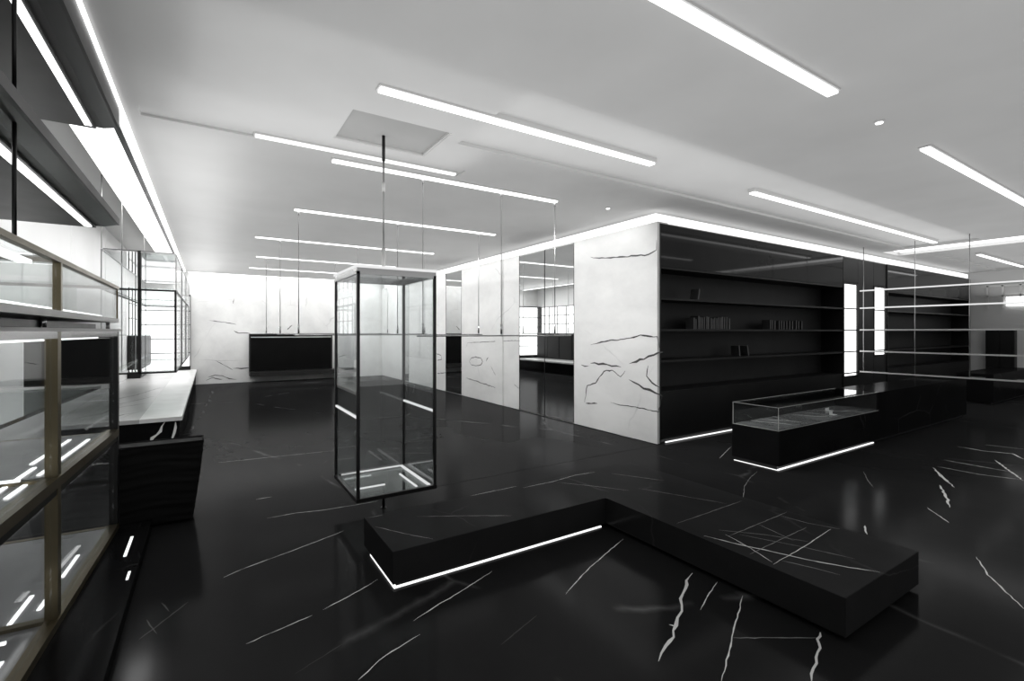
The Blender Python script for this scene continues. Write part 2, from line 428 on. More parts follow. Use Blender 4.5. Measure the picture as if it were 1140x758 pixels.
# ------------------------------------------------------------------ ceiling lights
def linear_light(x0, x1, y, label, w=.07, z=H, mat=None, group='linear ceiling lights'):
    t = thing('ceiling_light', label, 'ceiling light', ((x0+x1)/2, y, z), group)
    obj('housing', B((x0-.012, x1+.012, y-w/2-.012, y+w/2+.012, z-.012, z+.06)), M_ceil, t)
    obj('diffuser', B((x0, x1, y-w/2, y+w/2, z-.03, z-.012)), mat or M_strip, t)
T_ = H
linear_light(0.2, 3.72, 1.62, 'long ceiling light strip cut off by the top edge of the photo, beside the downlight')
linear_light(5.54, 9.6, 1.65, 'ceiling light strip starting just past the small downlight and leaving the photo')
linear_light(1.0, 3.76, 3.28, 'complete bright ceiling light strip in the pale trough over the L-shaped plinth', z=T_)
linear_light(5.55, 11.6, 3.30, 'long ceiling light strip in the pale trough in front of the black bookcase', z=T_)
linear_light(14.2, 17.9, 3.30, 'far ceiling light strip beyond the bright cross cove', z=T_)
linear_light(1.03, 3.80, 4.90, 'ceiling light strip from which the closest garment rail hangs, over the glass tower')
linear_light(.34, 2.25, 4.68, 'faint glowing strip added in the shallow slot beside the hatch for a reflected streak', w=.05, z=H+.02, mat=M_led)  # added glow imitating a bright reflected streak on the ceiling
linear_light(1.0, 4.2, 7.15, 'ceiling light strip over the second garment rail, behind the glass tower')
linear_light(.7, 4.1, 9.60, 'ceiling light strip over the third garment rail')
linear_light(.9, 4.1, 12.1, 'ceiling light strip over the fourth garment rail')
linear_light(.9, 4.1, 14.3, 'last ceiling light strip before the back wall with the black firebox')

def downlight(x, y, label):
    t = thing('ceiling_downlight', label, 'ceiling light', (x, y, H), 'small round downlights')
    bm = T(((x, y, H-.012), (x, y, H+.02), .035, 20)); obj('ring', bm, M_ceil, t)
    bm = T(((x, y, H-.02), (x, y, H-.013), .026, 20)); obj('lens', bm, M_box, t)
downlight(4.57, 1.65, 'small round downlight in the gap between the two front light strips')
downlight(4.62, 4.80, 'small round downlight above the corner of the marble core')

def cove(label, boxes, housing, mat=None):
    t = thing('ceiling_cove_light', label, 'cove light', (boxes[0][0], boxes[0][2], boxes[0][4]), 'glowing cove lights')
    obj('diffuser', B(*boxes), mat or M_cove, t)
    obj('channel', B(*housing), M_plaster, t)
cove('glowing cove strip along the top of the marble and mirror wall', [(5.23, 5.30, 4.50, 16.6, 3.06, 3.19)], [(5.19, 5.40, 4.43, 16.6, 3.041, 3.06)], M_corecove)
cove('glowing cove strip along the top of the black bookcase', [(5.32, 18.4, 4.50, 4.57, 3.06, 3.19)], [(5.41, 18.4, 4.46, 4.7, 3.041, 3.06)], M_corecove)
cove('glowing cove strip above the back marble wall', [(-.5, 5.1, 16.52, 16.62, 3.26, 3.34)], [(-.5, 5.1, 16.40, 16.66, 3.345, 3.36)])
cove('broad glowing cove band crossing the ceiling beyond the bookcase', [(12.23, 13.02, -4.9, 4.3, H+.06, H+.1)], [(12.21, 13.04, -4.95, 4.33, H+.105, H+.13)])
cove('thin bright ceiling edge light running the whole length above the display wall', [(-.61, -.555, .2, 16.3, H-.02, H+.02)], [(-.66, -.551, .2, 16.3, H+.025, H+.04)])
cove('broad glowing light band beside the thin edge light over the hanging vitrine', [(-1.0, -.70, 4.75, 16.3, H+.06, H+.08)], [(-1.02, -.68, 4.75, 16.3, H+.085, H+.1)])
tag(obj('trim_1', B((-.655, -.6105, .2, 16.3, H-.035, H+.02)), M_blackmetal), kind='structure')

t = thing('ceiling_hatch', 'square grey access hatch sunk in the ceiling where the tower rod is fixed', 'hatch', (1.34, 4.04, H))
obj('door', B((.935, 1.745, 3.735, 4.345, H+.022, H+.034)), M_hatch, t)
obj('surround', B((.921, 1.759, 3.721, 3.734, H+.004, H+.034), (.921, 1.759, 4.346, 4.359, H+.004, H+.034), (.921, .934, 3.734, 4.346, H+.004, H+.034), (1.746, 1.759, 3.734, 4.346, H+.004, H+.034)), M_ceil, t)

# ------------------------------------------------------------------ garment rails on wires
def garment_rail(p0, p1, hang, label, z=1.5, top=H):
    t = thing('hanging_garment_rail', label, 'garment rail', (*p0, z), 'garment rails hung on wires')
    obj('rod', T(((*p0, z), (*p1, z), .008, 12)), M_chrome, t)
    for x, y in hang:
        w = obj('wire', T(((x, y, z), (x, y, top-.012), .006, 8)), M_wire, t)
        obj('ceiling_cup', T(((x, y, top-.05), (x, y, top-.013), .014, 10)), M_chrome, w); obj('clamp', T(((x, y, z+.02), (x, y, z+.14), .012, 10)), M_chrome, w)
garment_rail((1.9, 4.9), (4.05, 4.9), [(1.97, 4.9), (2.97, 4.9), (3.78, 4.9)], 'garment rail on three wires in front of the marble core, closest to the glass tower', top=H-.03)
garment_rail((1.0, 7.15), (3.95, 7.15), [(1.05, 7.15), (2.46, 7.15), (3.88, 7.15)], 'second garment rail on wires, behind the glass tower', top=H-.03)
garment_rail((1.05, 9.6), (3.95, 9.6), [(1.1, 9.6), (2.5, 9.6), (3.9, 9.6)], 'third garment rail on wires, halfway to the black firebox', top=H-.03)
garment_rail((1.05, 12.1), (3.95, 12.1), [(1.1, 12.1), (2.6, 12.1), (3.9, 12.1)], 'farthest garment rail on wires, in front of the black firebox', top=H-.03)

# ------------------------------------------------------------------ hanging glass tower
x0, x1, y0, y1, z0, z1 = .967, 1.628, 3.75, 4.53, .22, 2.06
cx, cy = (x0+x1)/2, (y0+y1)/2
t = thing('display_tower', 'tall dark-framed glass display tower on a ceiling rod beside the L-shaped plinth', 'display case', (cx, cy, 0))
p = .023
for a, b in ((x0, y0), (x1-p, y0), (x0, y1-p), (x1-p, y1-p)):
    obj('post', B((a, a+p, b, b+p, z0+.03, z1-.04)), M_metal, t, bevel=.003)
bm = B((x0-.004, x1+.004, y0-.004, y0+.03, z0, z0+.03), (x0-.004, x1+.004, y1-.03, y1+.004, z0, z0+.03),
       (x0-.004, x0+.03, y0+.03, y1-.03, z0, z0+.03), (x1-.03, x1+.004, y0+.03, y1-.03, z0, z0+.03))
obj('base_frame', bm, M_blackmetal, t)
obj('base_glass', B((x0+.03, x1-.03, y0+.03, y1-.03, z0+.012, z0+.022)), M_glass_soft, t)
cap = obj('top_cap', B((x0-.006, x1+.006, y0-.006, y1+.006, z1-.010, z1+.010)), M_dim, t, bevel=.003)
obj('cap_frame', B((x0, x1, y0, y0+.03, z1-.06, z1-.012), (x0, x1, y1-.03, y1, z1-.06, z1-.012),
                   (x0, x0+.03, y0+.03, y1-.03, z1-.06, z1-.012), (x1-.03, x1, y0+.03, y1-.03, z1-.06, z1-.012)), M_chrome, cap)
obj('soffit_glass', B((x0+.03, x1-.03, y0+.03, y1-.03, z1-.03, z1-.02)), M_greymirror, cap)
g = .006
for bx_ in ((x0+p, x1-p, y0+.008, y0+.008+g, z0+.03, z1-.06), (x0+p, x1-p, y1-.014, y1-.008, z0+.03, z1-.06),
            (x0+.008, x0+.014, y0+p, y1-p, z0+.03, z1-.06), (x1-.014, x1-.008, y0+p, y1-p, z0+.03, z1-.06)):
    obj('pane', B(bx_), M_glass, t)
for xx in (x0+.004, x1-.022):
    obj('crossbar', B((xx, xx+.018, y0+p, y1-p, .867, .883)), M_dim, t)  # glow put into the bars in place of the white they reflect
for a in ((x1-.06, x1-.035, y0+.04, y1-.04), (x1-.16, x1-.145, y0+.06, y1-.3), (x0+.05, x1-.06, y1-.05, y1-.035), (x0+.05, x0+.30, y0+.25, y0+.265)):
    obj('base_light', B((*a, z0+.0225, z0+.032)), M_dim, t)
obj('stem', T(((cx, cy, .004), (cx, cy, z0+.012), .012, 12)), M_blackmetal, t)
obj('foot_plate', T(((cx, cy, .001), (cx, cy, .006), .025, 20)), M_blackmetal, t)
rod = obj('rod', T(((cx, cy, z1+.01), (cx, cy, H-.2), .008, 10)), M_wire, t)
obj('rod_sleeve', T(((cx, cy, z1+.012), (cx, cy, z1+.22), .016, 12)), M_whitestone, rod)
obj('rod_joint', T(((cx, cy, 2.78), (cx, cy, 2.86), .015, 12)), M_whitestone, rod)
obj('rod_collar', T(((cx, cy, H-.2), (cx, cy, H+.021), .014, 12)), M_metal, rod)

# ------------------------------------------------------------------ L-shaped plinth
L = [(.93, 2.79), (2.66, 2.79), (2.66, 1.10), (3.60, 1.10), (3.60, 3.42), (.93, 3.42)]
def inset(d, q=0): return [(.93+d, 2.79+d), (2.66+d, 2.79+d), (2.66+d, 1.10+d), (3.60-d, 1.10+d), (3.60-d, 3.42-d), (.93+d, 3.42-d)]
t = thing('display_plinth', 'low L-shaped black marble plinth with a light line under one arm', 'plinth', (2.5, 2.6, 0))
bm = bmesh.new(); prism(bm, L, .03, .23)
es = [e for e in bm.edges]
bmesh.ops.bevel(bm, geom=es, offset=.003, segments=1, affect='EDGES')
for i, (w, pts) in enumerate(BENCH_VEINS):
    P = []
    for x, y in pts:
        lo = 2.70 if y < 2.79 else .95
        P.append((min(3.585, max(lo, x)), min(3.405, max(1.115, y)), .2304 + .00001*i))
    if (Vector(P[0]) - Vector(P[-1])).length > .05:
        ribbon(bm, P, max(.005, w*.8), (0, 0, 1), 1 if w > .0055 else 2, 700 + i)
obj('slab', bm, [M_bench, M_vein, M_vein_soft], t)
bm = bmesh.new(); prism(bm, inset(.05), .001, .0298); obj('recessed_base', bm, M_blackmetal, t)
obj('light_line', B((.955, 2.62, 2.795, 2.807, .002, .012), (.94, .955, 2.795, 3.30, .002, .016)), M_led, t)

# ------------------------------------------------------------------ long counter with a glass vitrine at its end
t = thing('display_counter', 'long black counter with a glass case on its lower end, in front of the bookcase', 'counter', (8.4, 3.1, 0))
obj('low_block', B((5.33, 7.92, 2.86, 3.42, .05, .44)), M_black, t, bevel=.004)
obj('tall_block', B((7.921, 11.62, 2.86, 3.42, .05, .70)), M_black, t, bevel=.004)
obj('recessed_base', B((5.38, 11.58, 2.91, 3.38, .001, .0498)), M_blackmetal, t)
obj('light_line', B((5.345, 7.78, 2.872, 2.888, .003, .016), (5.332, 5.345, 2.872, 3.40, .003, .009)), M_led, t)
case = obj('glass_case', B((5.335, 5.341, 2.87, 3.41, .4405, .70), (5.341, 7.915, 2.87, 2.876, .4405, .70), (5.341, 7.915, 3.404, 3.41, .4405, .70), (5.341, 7.915, 2.876, 3.404, .694, .70)), M_glass, t)
obj('case_edge', B((5.332, 5.338, 2.866, 2.872, .44, .702), (5.332, 5.338, 3.408, 3.414, .44, .702), (5.338, 7.915, 2.866, 2.872, .441, .446),
                  (5.332, 5.338, 2.872, 3.408, .441, .446), (5.338, 7.915, 3.408, 3.414, .698, .703), (5.332, 5.338, 2.872, 3.408, .698, .703), (5.338, 7.915, 2.866, 2.872, .698, .703)), M_grey, case)
bm = B((5.36, 7.90, 2.89, 3.39, .4408, .452))
for i, pts in enumerate(([(5.62, 3.36), (5.72, 3.15), (5.80, 2.95)], [(5.82, 3.36), (5.98, 3.18), (6.06, 2.98)], [(6.5, 3.3), (6.62, 3.1), (6.9, 2.95)], [(7.1, 3.35), (7.35, 3.1), (7.6, 3.0)])):
    ribbon(bm, [(x, y, .4524) for x, y in pts], .02, (0, 0, 1), 1, 80+i)
obj('deck', bm, [M_deckgrey, M_vein], t)
for i, (x, y, a) in enumerate(((6.95, 3.02, .04), (7.25, 3.2, .05))):
    s = thing('glint_piece', ('small white card added in the counter glass case, closer to its open end', 'small white card added in the counter glass case, next to the tall block')[i], 'glint', (x, y, .452), 'white glint pieces in the counter case')
    bm = B((x-a, x+a, y-.03, y+.03, .453, .457)); box(bm, x-a, x+a, y+.026, y+.03, .457, .49); obj('glint', bm, M_whitestone, s)  # white pieces added to imitate lights glinting inside the case

t = thing('storage_block', 'dark counter block at the far end, under the glass shelves', 'counter', (15.5, 3.3, 0))
obj('block', B((14.0, 17.2, 3.02, 3.61, .04, .64)), M_black, t, bevel=.004)
obj('recessed_base', B((14.05, 17.15, 3.07, 3.56, .001, .0398)), M_blackmetal, t)

# ------------------------------------------------------------------ black bookcases on the core
LV = (.72, 1.15, 1.585, 2.02, 2.45)
def bookcase(xa, xb, label, ya=4.42, yb=4.86):
    t = thing('bookcase', label, 'bookcase', ((xa+xb)/2, (ya+yb)/2, 0))
    obj('back_board', B((xa+.03, xb-.03, yb-.03, yb-.005, .72, 2.45)), M_shelfback, t)
    obj('side_board', B((xa, xa+.03, ya, yb-.004, .06, 3.035)), M_shelf, t)
    obj('side_board', B((xb-.03, xb, ya, yb-.004, .06, 3.035)), M_shelf, t)
    for z in LV: obj('shelf', B((xa+.03, xb-.03, ya+.01, yb-.03, z-.03, z)), M_shelf, t)
    obj('header', B((xa+.03, xb-.03, ya+.004, yb-.03, 2.452, 3.035)), M_gloss, t)
    obj('base_cabinet', B((xa+.03, xb-.03, ya+.02, yb-.03, .06, .689)), M_shelf, t)
    obj('plinth', B((xa+.02, xb-.02, ya+.05, yb-.05, .001, .059)), M_blackmetal, t)
    return t
t = bookcase(5.216, 10.62, 'wide black built-in bookcase on the core, holding a row of booklets')
obj('light_line', B((5.35, 7.0, 4.425, 4.436, .006, .022)), M_led, t)
bookcase(12.66, 18.3, 'farther black bookcase beyond the two glowing light boxes')

def light_box(xa, xb, za, zb, ya, label):
    t = thing('light_box', label, 'light box', ((xa+xb)/2, ya, za), 'glowing light boxes')
    obj('surround', B((xa-.03, xa, ya, 4.86, za-.03, zb+.03), (xb, xb+.03, ya, 4.86, za-.03, zb+.03), (xa, xb, ya, 4.86, za-.03, za), (xa, xb, ya, 4.86, zb, zb+.03)), M_blackmetal, t)
    obj('diffuser', B((xa, xb, ya+.03, ya+.05, za, zb)), M_box, t)
    for z in LV[:-1]:
        if za < z < zb: obj('crossbar', B((xa, xb, ya+.004, ya+.026, z-.02, z+.005)), M_blackmetal, t)
light_box(10.66, 11.24, .66, 2.5, 4.43, 'wider glowing white light box at the end of the black bookcase')
light_box(12.05, 12.6, 1.05, 2.5, 4.43, 'smaller glowing white light box beyond a dark pier')
tag(obj('trim_2', B((11.28, 12.01, 4.44, 4.859, .001, 3.03), (10.63, 11.27, 4.44, 4.859, .001, .62), (12.02, 12.65, 4.44, 4.859, .001, 1.01), (10.63, 11.27, 4.44, 4.859, 2.54, 3.03), (12.02, 12.65, 4.44, 4.859, 2.54, 3.03)), M_shelf), kind='structure')

# booklets
def booklet():
    t = thing('booklet', 'slim dark booklet standing in the dense row on the middle shelf of the bookcase', 'book', (0, 0, 0), 'booklets on the middle shelf')
    bm = B((-.016, -.013, -.07, .07, 0, .2), (.013, .016, -.07, .07, 0, .2)); obj('cover', bm, M_book, t)
    obj('spine', B((-.016, .016, -.074, -.0702, 0, .2)), M_bookspine, t)
    obj('pages', B((-.0128, .0128, -.068, .068, .003, .196)), M_paper, t)
    return t
proto = booklet()
rnd = random.Random(3)
first = True
x = 6.1
while x < 6.98:
    o = proto if first else copy_tree(proto); first = False
    o.location = (x, 4.60 + rnd.uniform(-.008, .008), 1.5855); o.scale = (rnd.uniform(.8, 1), 1, rnd.uniform(.75, 1.0))
    x += rnd.uniform(.036, .062)
x = 8.2
while x < 9.3:
    o = copy_tree(proto); o['label'] = 'slim dark booklet in the looser row on the middle shelf towards the light box'; o['group'] = 'booklets in the looser row'
    o.location = (x, 4.62 + rnd.uniform(-.008, .008), 1.5855); o.scale = (rnd.uniform(.8, 1), 1, rnd.uniform(.7, .85))
    x += rnd.uniform(.07, .12)
for x, z, a, lab in ((6.2, 2.0205, .22, 'single booklet leaning alone on the upper shelf of the bookcase'),
                     (7.27, 1.1505, -.12, 'booklet leaning on the lower shelf, the more upright of a pair'),
                     (7.52, 1.1505, -.26, 'booklet leaning on the lower shelf, the more tilted of a pair')):
    o = copy_tree(proto); o['label'] = lab; o['group'] = 'leaning booklets'
    o.location = (x, 4.6, z + .016*abs(math.sin(a))); o.rotation_euler = (0, a, 0)

# ------------------------------------------------------------------ glass shelving partition beside the light box
t = thing('hanging_glass_shelving', 'wire-hung clear glass shelving standing out from the core beyond the long counter', 'shelving', (11.35, 2.5, .72))
for z in (.745, 1.16, 1.59, 2.03, 2.38):
    s = obj('shelf', B((11.16, 11.50, .6, 4.36, z-.012, z)), M_glass_soft, t)
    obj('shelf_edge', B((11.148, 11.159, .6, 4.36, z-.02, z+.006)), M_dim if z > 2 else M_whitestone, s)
for y in (.7, 1.7, 2.71, 3.47, 4.3):
    obj('wire', T(((11.17, y, .72), (11.17, y, H-.001), .007, 8)), M_wire, t)

# far end of the shop
t = thing('wall_cabinet', 'black panelled cabinet on the far pale wall behind the glass shelves', 'cabinet', (18.4, 3.9, .4))
obj('body', B((18.35, 18.597, 3.55, 4.12, .0, 1.6)), M_shelf, t, bevel=.004)
obj('door', B((18.33, 18.348, 3.57, 3.83, .05, 1.58)), M_shelf, t); obj('door', B((18.33, 18.348, 3.84, 4.10, .05, 1.58)), M_shelf, t)
t = thing('window_light', 'white glowing grid light high on the far wall behind the glass shelves', 'light box', (18.5, 3.6, 2.2), 'glowing light boxes')
obj('diffuser', B((18.54, 18.56, 2.0, 3.75, 2.25, 2.5)), M_box, t)
obj('lattice', B((18.52, 18.538, 2.0, 4.25, 2.52, 2.56), (18.52, 18.538, 2.0, 4.25, 2.8, 2.84), (18.52, 18.538, 4.1, 4.14, 2.2, 2.9), (18.52, 18.538, 3.8, 3.84, 2.2, 2.9), (18.52, 18.538, 3.45, 3.49, 2.5, 2.9), (18.541, 18.599, 3.8, 3.84, 2.3, 2.4), (18.541, 18.599, 2.1, 2.2, 2.8, 2.84)), M_whitestone, t)

# ------------------------------------------------------------------ firebox on the back wall
t = thing('fireplace', 'wide black firebox with a grey hearth shelf, set in the back marble wall', 'fireplace', (2.25, 16.6, .3))
obj('firebox', B((1.08, 3.41, 16.50, 16.697, .34, 1.44)), M_screen, t, bevel=.01)
obj('surround', B((1.04, 1.08, 16.48, 16.697, .33, 1.48), (3.41, 3.45, 16.48, 16.697, .33, 1.48), (1.08, 3.41, 16.48, 16.697, 1.44, 1.48)), M_blackmetal, t)
bm = bmesh.new(); prism(bm, [(1.04, 16.2), (1.3, 16.1), (4.2, 16.1), (4.2, 16.69), (1.04, 16.69)], .20, .325); obj('hearth', bm, M_canopy, t, bevel=.02)
obj('top_rail', B((1.08, 3.41, 16.46, 16.478, 1.36, 1.39)), M_grey, t)

# ------------------------------------------------------------------ the display wall: ledge, hanging vitrine
t = thing('display_ledge', 'long low ledge with a white marble top and black front, running to the back wall', 'ledge', (-.9, 12, 0))
bm = B((-1.6+.003, -.73, 7.5, 16.69, .40, .45))
for i, pts in enumerate(([(-1.5, 8.0), (-1.2, 8.3), (-1.15, 8.8), (-.8, 9.2)], [(-1.1, 7.6), (-.95, 8.1), (-.8, 8.2)], [(-1.3, 8.9), (-1.0, 9.6), (-.78, 10.1)], [(-1.45, 9.5), (-1.05, 10.5), (-.8, 11.6)])):
    ribbon(bm, [(x, y, .4505) for x, y in pts], .022, (0, 0, 1), 1, 60+i)
obj('top_slab', bm, [M_ledge, M_crack], t)
obj('lit_coping', B((-.7295, -.29, 7.5, 16.69, .40, .452)), M_whitestone, t, bevel=.003)  # brightness from the cove above is put into this whiter stone
bm = B((-1.59, -.32, 7.53, 16.69, .03, .3995))
for i, pts in enumerate(([(-.66, .05), (-.60, .2), (-.52, .28), (-.47, .39)], [(-.40, .1), (-.37, .24), (-.36, .38)])):
    ribbon(bm, [(x, 7.5285, z) for x, z in pts], .03, (0, -1, 0), 1, 40+i)
obj('front', bm, [M_black, M_vein], t)
obj('recessed_base', B((-1.59, -.36, 7.57, 16.69, .001, .0298)), M_blackmetal, t)

vx0, vx1, vy0, vy1 = -1.10, -.35, 7.5, 12.3
t = thing('hanging_vitrine', 'black-framed glass vitrine hung on wires over the white marble ledge', 'display case', (vx0, vy0, 1.0))
p = .03
obj('post', B((-.745, -.745+.032, vy0, vy0+p, 1.02, 2.56)), M_blackmetal, t)
for y in (vy0, 9.1, 10.7, vy1-p):
    obj('post', B((vx1-.024, vx1, y, y+p, 1.02, 2.06)), M_blackmetal, t)
    obj('post', B((vx0, vx0+.014, y, y+.014, 1.02, 2.54)), M_wire, t)
    obj('upper_post', B((vx1-.012, vx1, y, y+.012, 2.082, 2.54)), M_wire, t)
for z, q, m in ((1.02, .02, M_blackmetal), (2.06, .022, M_blackmetal), (2.54, .01, M_wire)):
    bm = B((vx0, vx1, vy0, vy0+q, z, z+q), (vx0, vx1, vy1-q, vy1, z, z+q), (vx1-q, vx1, vy0+q, vy1-q, z, z+q), (vx0, vx0+q, vy0+q, vy1-q, z, z+q))
    obj('frame', bm, m, t)
for z in (1.5, 1.042, 2.084): obj('shelf', B((vx0+.03, vx1-.03, vy0+.03, vy1-.03, z, z+.01)), M_glass_soft, t)
obj('top_board', B((vx0+.02, vx1-.02, vy0+.02, vy1-.02, 2.545, 2.56)), M_greymirror, t)
obj('pane', B((vx0+.03, vx1-.03, vy0+.005, vy0+.011, 1.06, 2.52)), M_glass, t)
obj('pane', B((vx1-.012, vx1-.006, vy0+.03, vy1-.03, 1.06, 2.52)), M_glass, t)
for x, y in ((-.90, 7.52), (vx0+.007, 7.52), (-.90, 9.9), (-.90, vy1-.02)):
    obj('wire', T(((x, y, 2.56), (x, y, H+.2), .006, 8)), M_grey, t)

# ------------------------------------------------------------------ lit shelving in the far corner (seen in the wall mirrors)
t = thing('backlit_shelving', 'glowing white shelving in the far corner at the end of the marble ledge', 'shelving', (-1.0, 16.6, .452))
obj('surround', B((-1.585, -1.56, 16.42, 16.69, .453, 2.6), (-.46, -.44, 16.42, 16.69, .453, 2.6), (-1.56, -.46, 16.42, 16.69, 2.565, 2.6), (-1.56, -.46, 16.42, 16.69, .453, .56)), M_blackmetal, t)
obj('diffuser', B((-1.56, -.46, 16.66, 16.68, .56, 2.565)), M_box, t)
for z in (.95, 1.35, 1.75, 2.15): obj('shelf', B((-1.555, -.465, 16.43, 16.655, z-.02, z)), M_canopy, t)
t = thing('wall_cabinet', 'black cabinet with a glowing latticed top on the display wall beyond the hanging vitrine', 'cabinet', (-1.5, 15.2, .452))
obj('body', B((-1.595, -1.35, 14.1, 16.38, .453, 1.45)), M_shelf, t, bevel=.004)
for a in (14.13, 14.89, 15.64): obj('door', B((-1.349, -1.333, a, a+.72, .49, 1.42)), M_shelf, t)
obj('diffuser', B((-1.595, -1.58, 14.1, 16.38, 1.48, 2.55)), M_box, t)
bm = bmesh.new()
for y in (14.1, 14.7, 15.25, 15.8, 16.355): box(bm, -1.578, -1.555, y, y+.025, 1.451, 2.575)
for z in (1.85, 2.2, 2.55): box(bm, -1.5549, -1.54, 14.1, 16.38, z, z+.025)
obj('lattice', bm, M_canopy, t)

# ------------------------------------------------------------------ upholstered block
def pouf():
    bm = bmesh.new()
    nx, nz, ny = 30, 64, 10
    X0, X1, Y0, Y1, Z1 = -.62, -.035, 4.70, 4.92, .645
    rnd = random.Random(11)
    def warp(x, z): 
        w = .0
        for k, (f, ph, a) in enumerate(((70, 0.4, .0020), (101, 1.9, .0016), (43, 2.7, .0018), (140, .3, .0010))):
            w += a*math.sin(f*z + ph + 1.5*math.sin(3.1*x*(k+1) + k) + .9*math.sin(9*x + 2*k))
        return w
    def P(u, v, side):
        z = .02 + (Z1-.02)*v
        xr = X1 - .075*(1-v)**1.2
        sag = .012*math.sin(math.pi*v)
        return z, xr, sag
    rows = []
    for j in range(nz+1):
        v = j/nz; z, xr, sag = P(0, v, 0)
        ring = []
        for i in range(nx+1):
            x = X0 + (xr-X0)*i/nx
            ring.append((x, Y0 - sag + warp(x, z), z + .004*math.sin(14*x)*v))
        for i in range(1, ny+1):
            y = Y0 + (Y1-Y0)*i/ny
            ring.append((xr + warp(y*1.3, z)*.8, y, z))
        for i in range(1, nx+1):
            x = xr + (X0-xr)*i/nx
            ring.append((x, Y1 + warp(x, z)*.6, z))
        for i in range(1, ny):
            y = Y1 + (Y0-Y1)*i/ny
            ring.append((X0, y, z))
        rows.append([bm.verts.new(q) for q in ring])
    n = len(rows[0])
    for j in range(nz):
        for i in range(n):
            bm.faces.new((rows[j][i], rows[j][(i+1) % n], rows[j+1][(i+1) % n], rows[j+1][i]))
    bm.faces.new(rows[0][::-1]); bm.faces.new(rows[-1])
    return bm
t = thing('pouf', 'square black creased leather pouf between the bronze showcase and the ledge', 'pouf', (-.3, 4.81, 0))
o = obj('cushion_body', pouf(), M_leather, t)
for pl in o.data.polygons: pl.use_smooth = len(pl.vertices) == 4
obj('foot_rail', B((-.58, -.16, 4.76, 4.88, .001, .02)), M_blackmetal, t)
bm = bmesh.new()
for a, b in (((-.61, 4.70), (-.04, 4.70)), ((-.04, 4.70), (-.04, 4.91)), ((-.04, 4.91), (-.61, 4.91)), ((-.61, 4.91), (-.61, 4.70))):
    tube(bm, (*a, .648), (*b, .648), .006, 8)
obj('piping', bm, M_leather, t)

# ------------------------------------------------------------------ bronze showcase close to the camera
sx0, sx1, sy0, sy1 = -1.35, -.57, .9, 4.63
posts_y = (1.60, 3.235, 4.585)
t = thing('showcase', 'bronze-framed two-tier glass showcase standing on the low black platform', 'display case', (-.57, 4.60, 0))
t.rotation_euler = (0, 0, -.046)
w = .05
for i, y in enumerate(posts_y):
    obj('post', B((sx1-w, sx1, y-.02, y+w-.02, .09, 1.55)), M_bronze if i < 2 else M_blackmetal, t, bevel=.004)
    obj('post', B((sx0, sx0+w, y-.02, y+w-.02, .09, 1.55)), M_bronze if i < 2 else M_blackmetal, t)
E_ = sy1
ra = obj('mid_rail', B((sx1-w-.01, sx1+.006, sy0, E_-.05, .775, .825)), M_bronze, t, bevel=.004)
obj('rail_shadow_gap', B((sx1-w, sx1-.004, sy0, E_-.05, .735, .774)), M_blackmetal, ra)
obj('bottom_rail', B((sx1-w, sx1+.006, sy0, E_-.05, .081, .12)), M_bronze, t, bevel=.004)
obj('cross_rail', B((sx0+w, sx1-w, 3.22, 3.265, .782, .818), (sx0+w, sx1-w, 3.22, 3.265, .085, .118), (sx0+w, sx1-w, 4.57, 4.61, .782, .80), (sx0+w, sx1-w, 4.57, 4.61, .085, .1)), M_bronze, t)
obj('top_rail', B((sx1-w, sx1, sy0, E_-.05, 1.515, 1.55), (sx0, sx1-w, 4.58, 4.615, 1.515, 1.55)), M_chrome, t)
obj('tier_floor', B((sx0, sx1-w, sy0, 4.565, .79, .80)), M_polish, t)
obj('base_floor', B((sx0, sx1-w, sy0, 4.56, .088, .10)), M_polish, t)
obj('back_board', B((sx0-.02, sx0, sy0, E_, .085, 1.55)), M_greymirror, t)
obj('end_board', B((-1.09, sx1-w, 4.608, 4.618, 1.16, 1.51)), M_shelf, t)
obj('pane', B((sx0+w, -1.095, 4.60, 4.607, 1.16, 1.51)), M_glass, t)
for ya, yb in ((1.63, 3.21), (3.27, 4.56)):
    for za, zb in ((.826, 1.514), (.121, .734)):
        obj('pane', B((sx1-.03, sx1-.022, ya, yb, za, zb)), M_glass, t)
obj('pane', B((sx0+w, sx1-w, 4.60, 4.607, .12, 1.15)), M_glass, t)
for z in (1.14,):
    s = obj('shelf', B((sx0+.01, sx1-.1, sy0, 4.55, z, z+.01)), M_glass_soft, t)
    obj('shelf_edge', B((sx1-.0995, sx1-.092, sy0, 4.55, z-.004, z+.014)), M_chrome, s)
for x, z, l in ((-1.25, .86, 0), (-1.25, .16, 0), (-.68, 1.50, 0), (-1.05, 1.50, 0), (-.68, .755, 0), (-1.05, .755, 0)):
    obj('light_bar', B((x-.012, x+.012, 1.0, 4.5, z, z+.014)), M_dim if l else M_strip, t)
for x, ya, yb, z in ((-.69, 2.3, 2.9, .8005), (-.69, 3.0, 3.3, .8005), (-.69, 3.4, 4.35, .8005), (-.76, 2.0, 3.6, .8005), (-.80, 3.7, 4.4, .8005),
                     (-.69, 2.0, 2.5, .1005), (-.69, 2.62, 2.95, .1005), (-.69, 3.4, 3.7, .1005), (-.69, 3.78, 4.1, .1005), (-.77, 2.3, 3.1, .1005), (-.77, 3.3, 3.6, .1005)):
    obj('streak_glow', B((x-.009, x+.009, ya, yb, z, z+.006)), M_box, t)  # glowing strips imitate streaks of reflected light on the tier floors
for y, z in ((2.75, .9), (3.05, .86), (2.9, .2)):
    obj('cross_streak_glow', B((-1.2, -.66, y-.006, y+.006, z, z+.012)), M_box, t)  # glowing bars added for the crosswise reflection streaks
top = obj('counter_top', B((sx0-.02, sx1+.012, sy0, E_+.01, 1.551, 1.568)), M_grey, t)

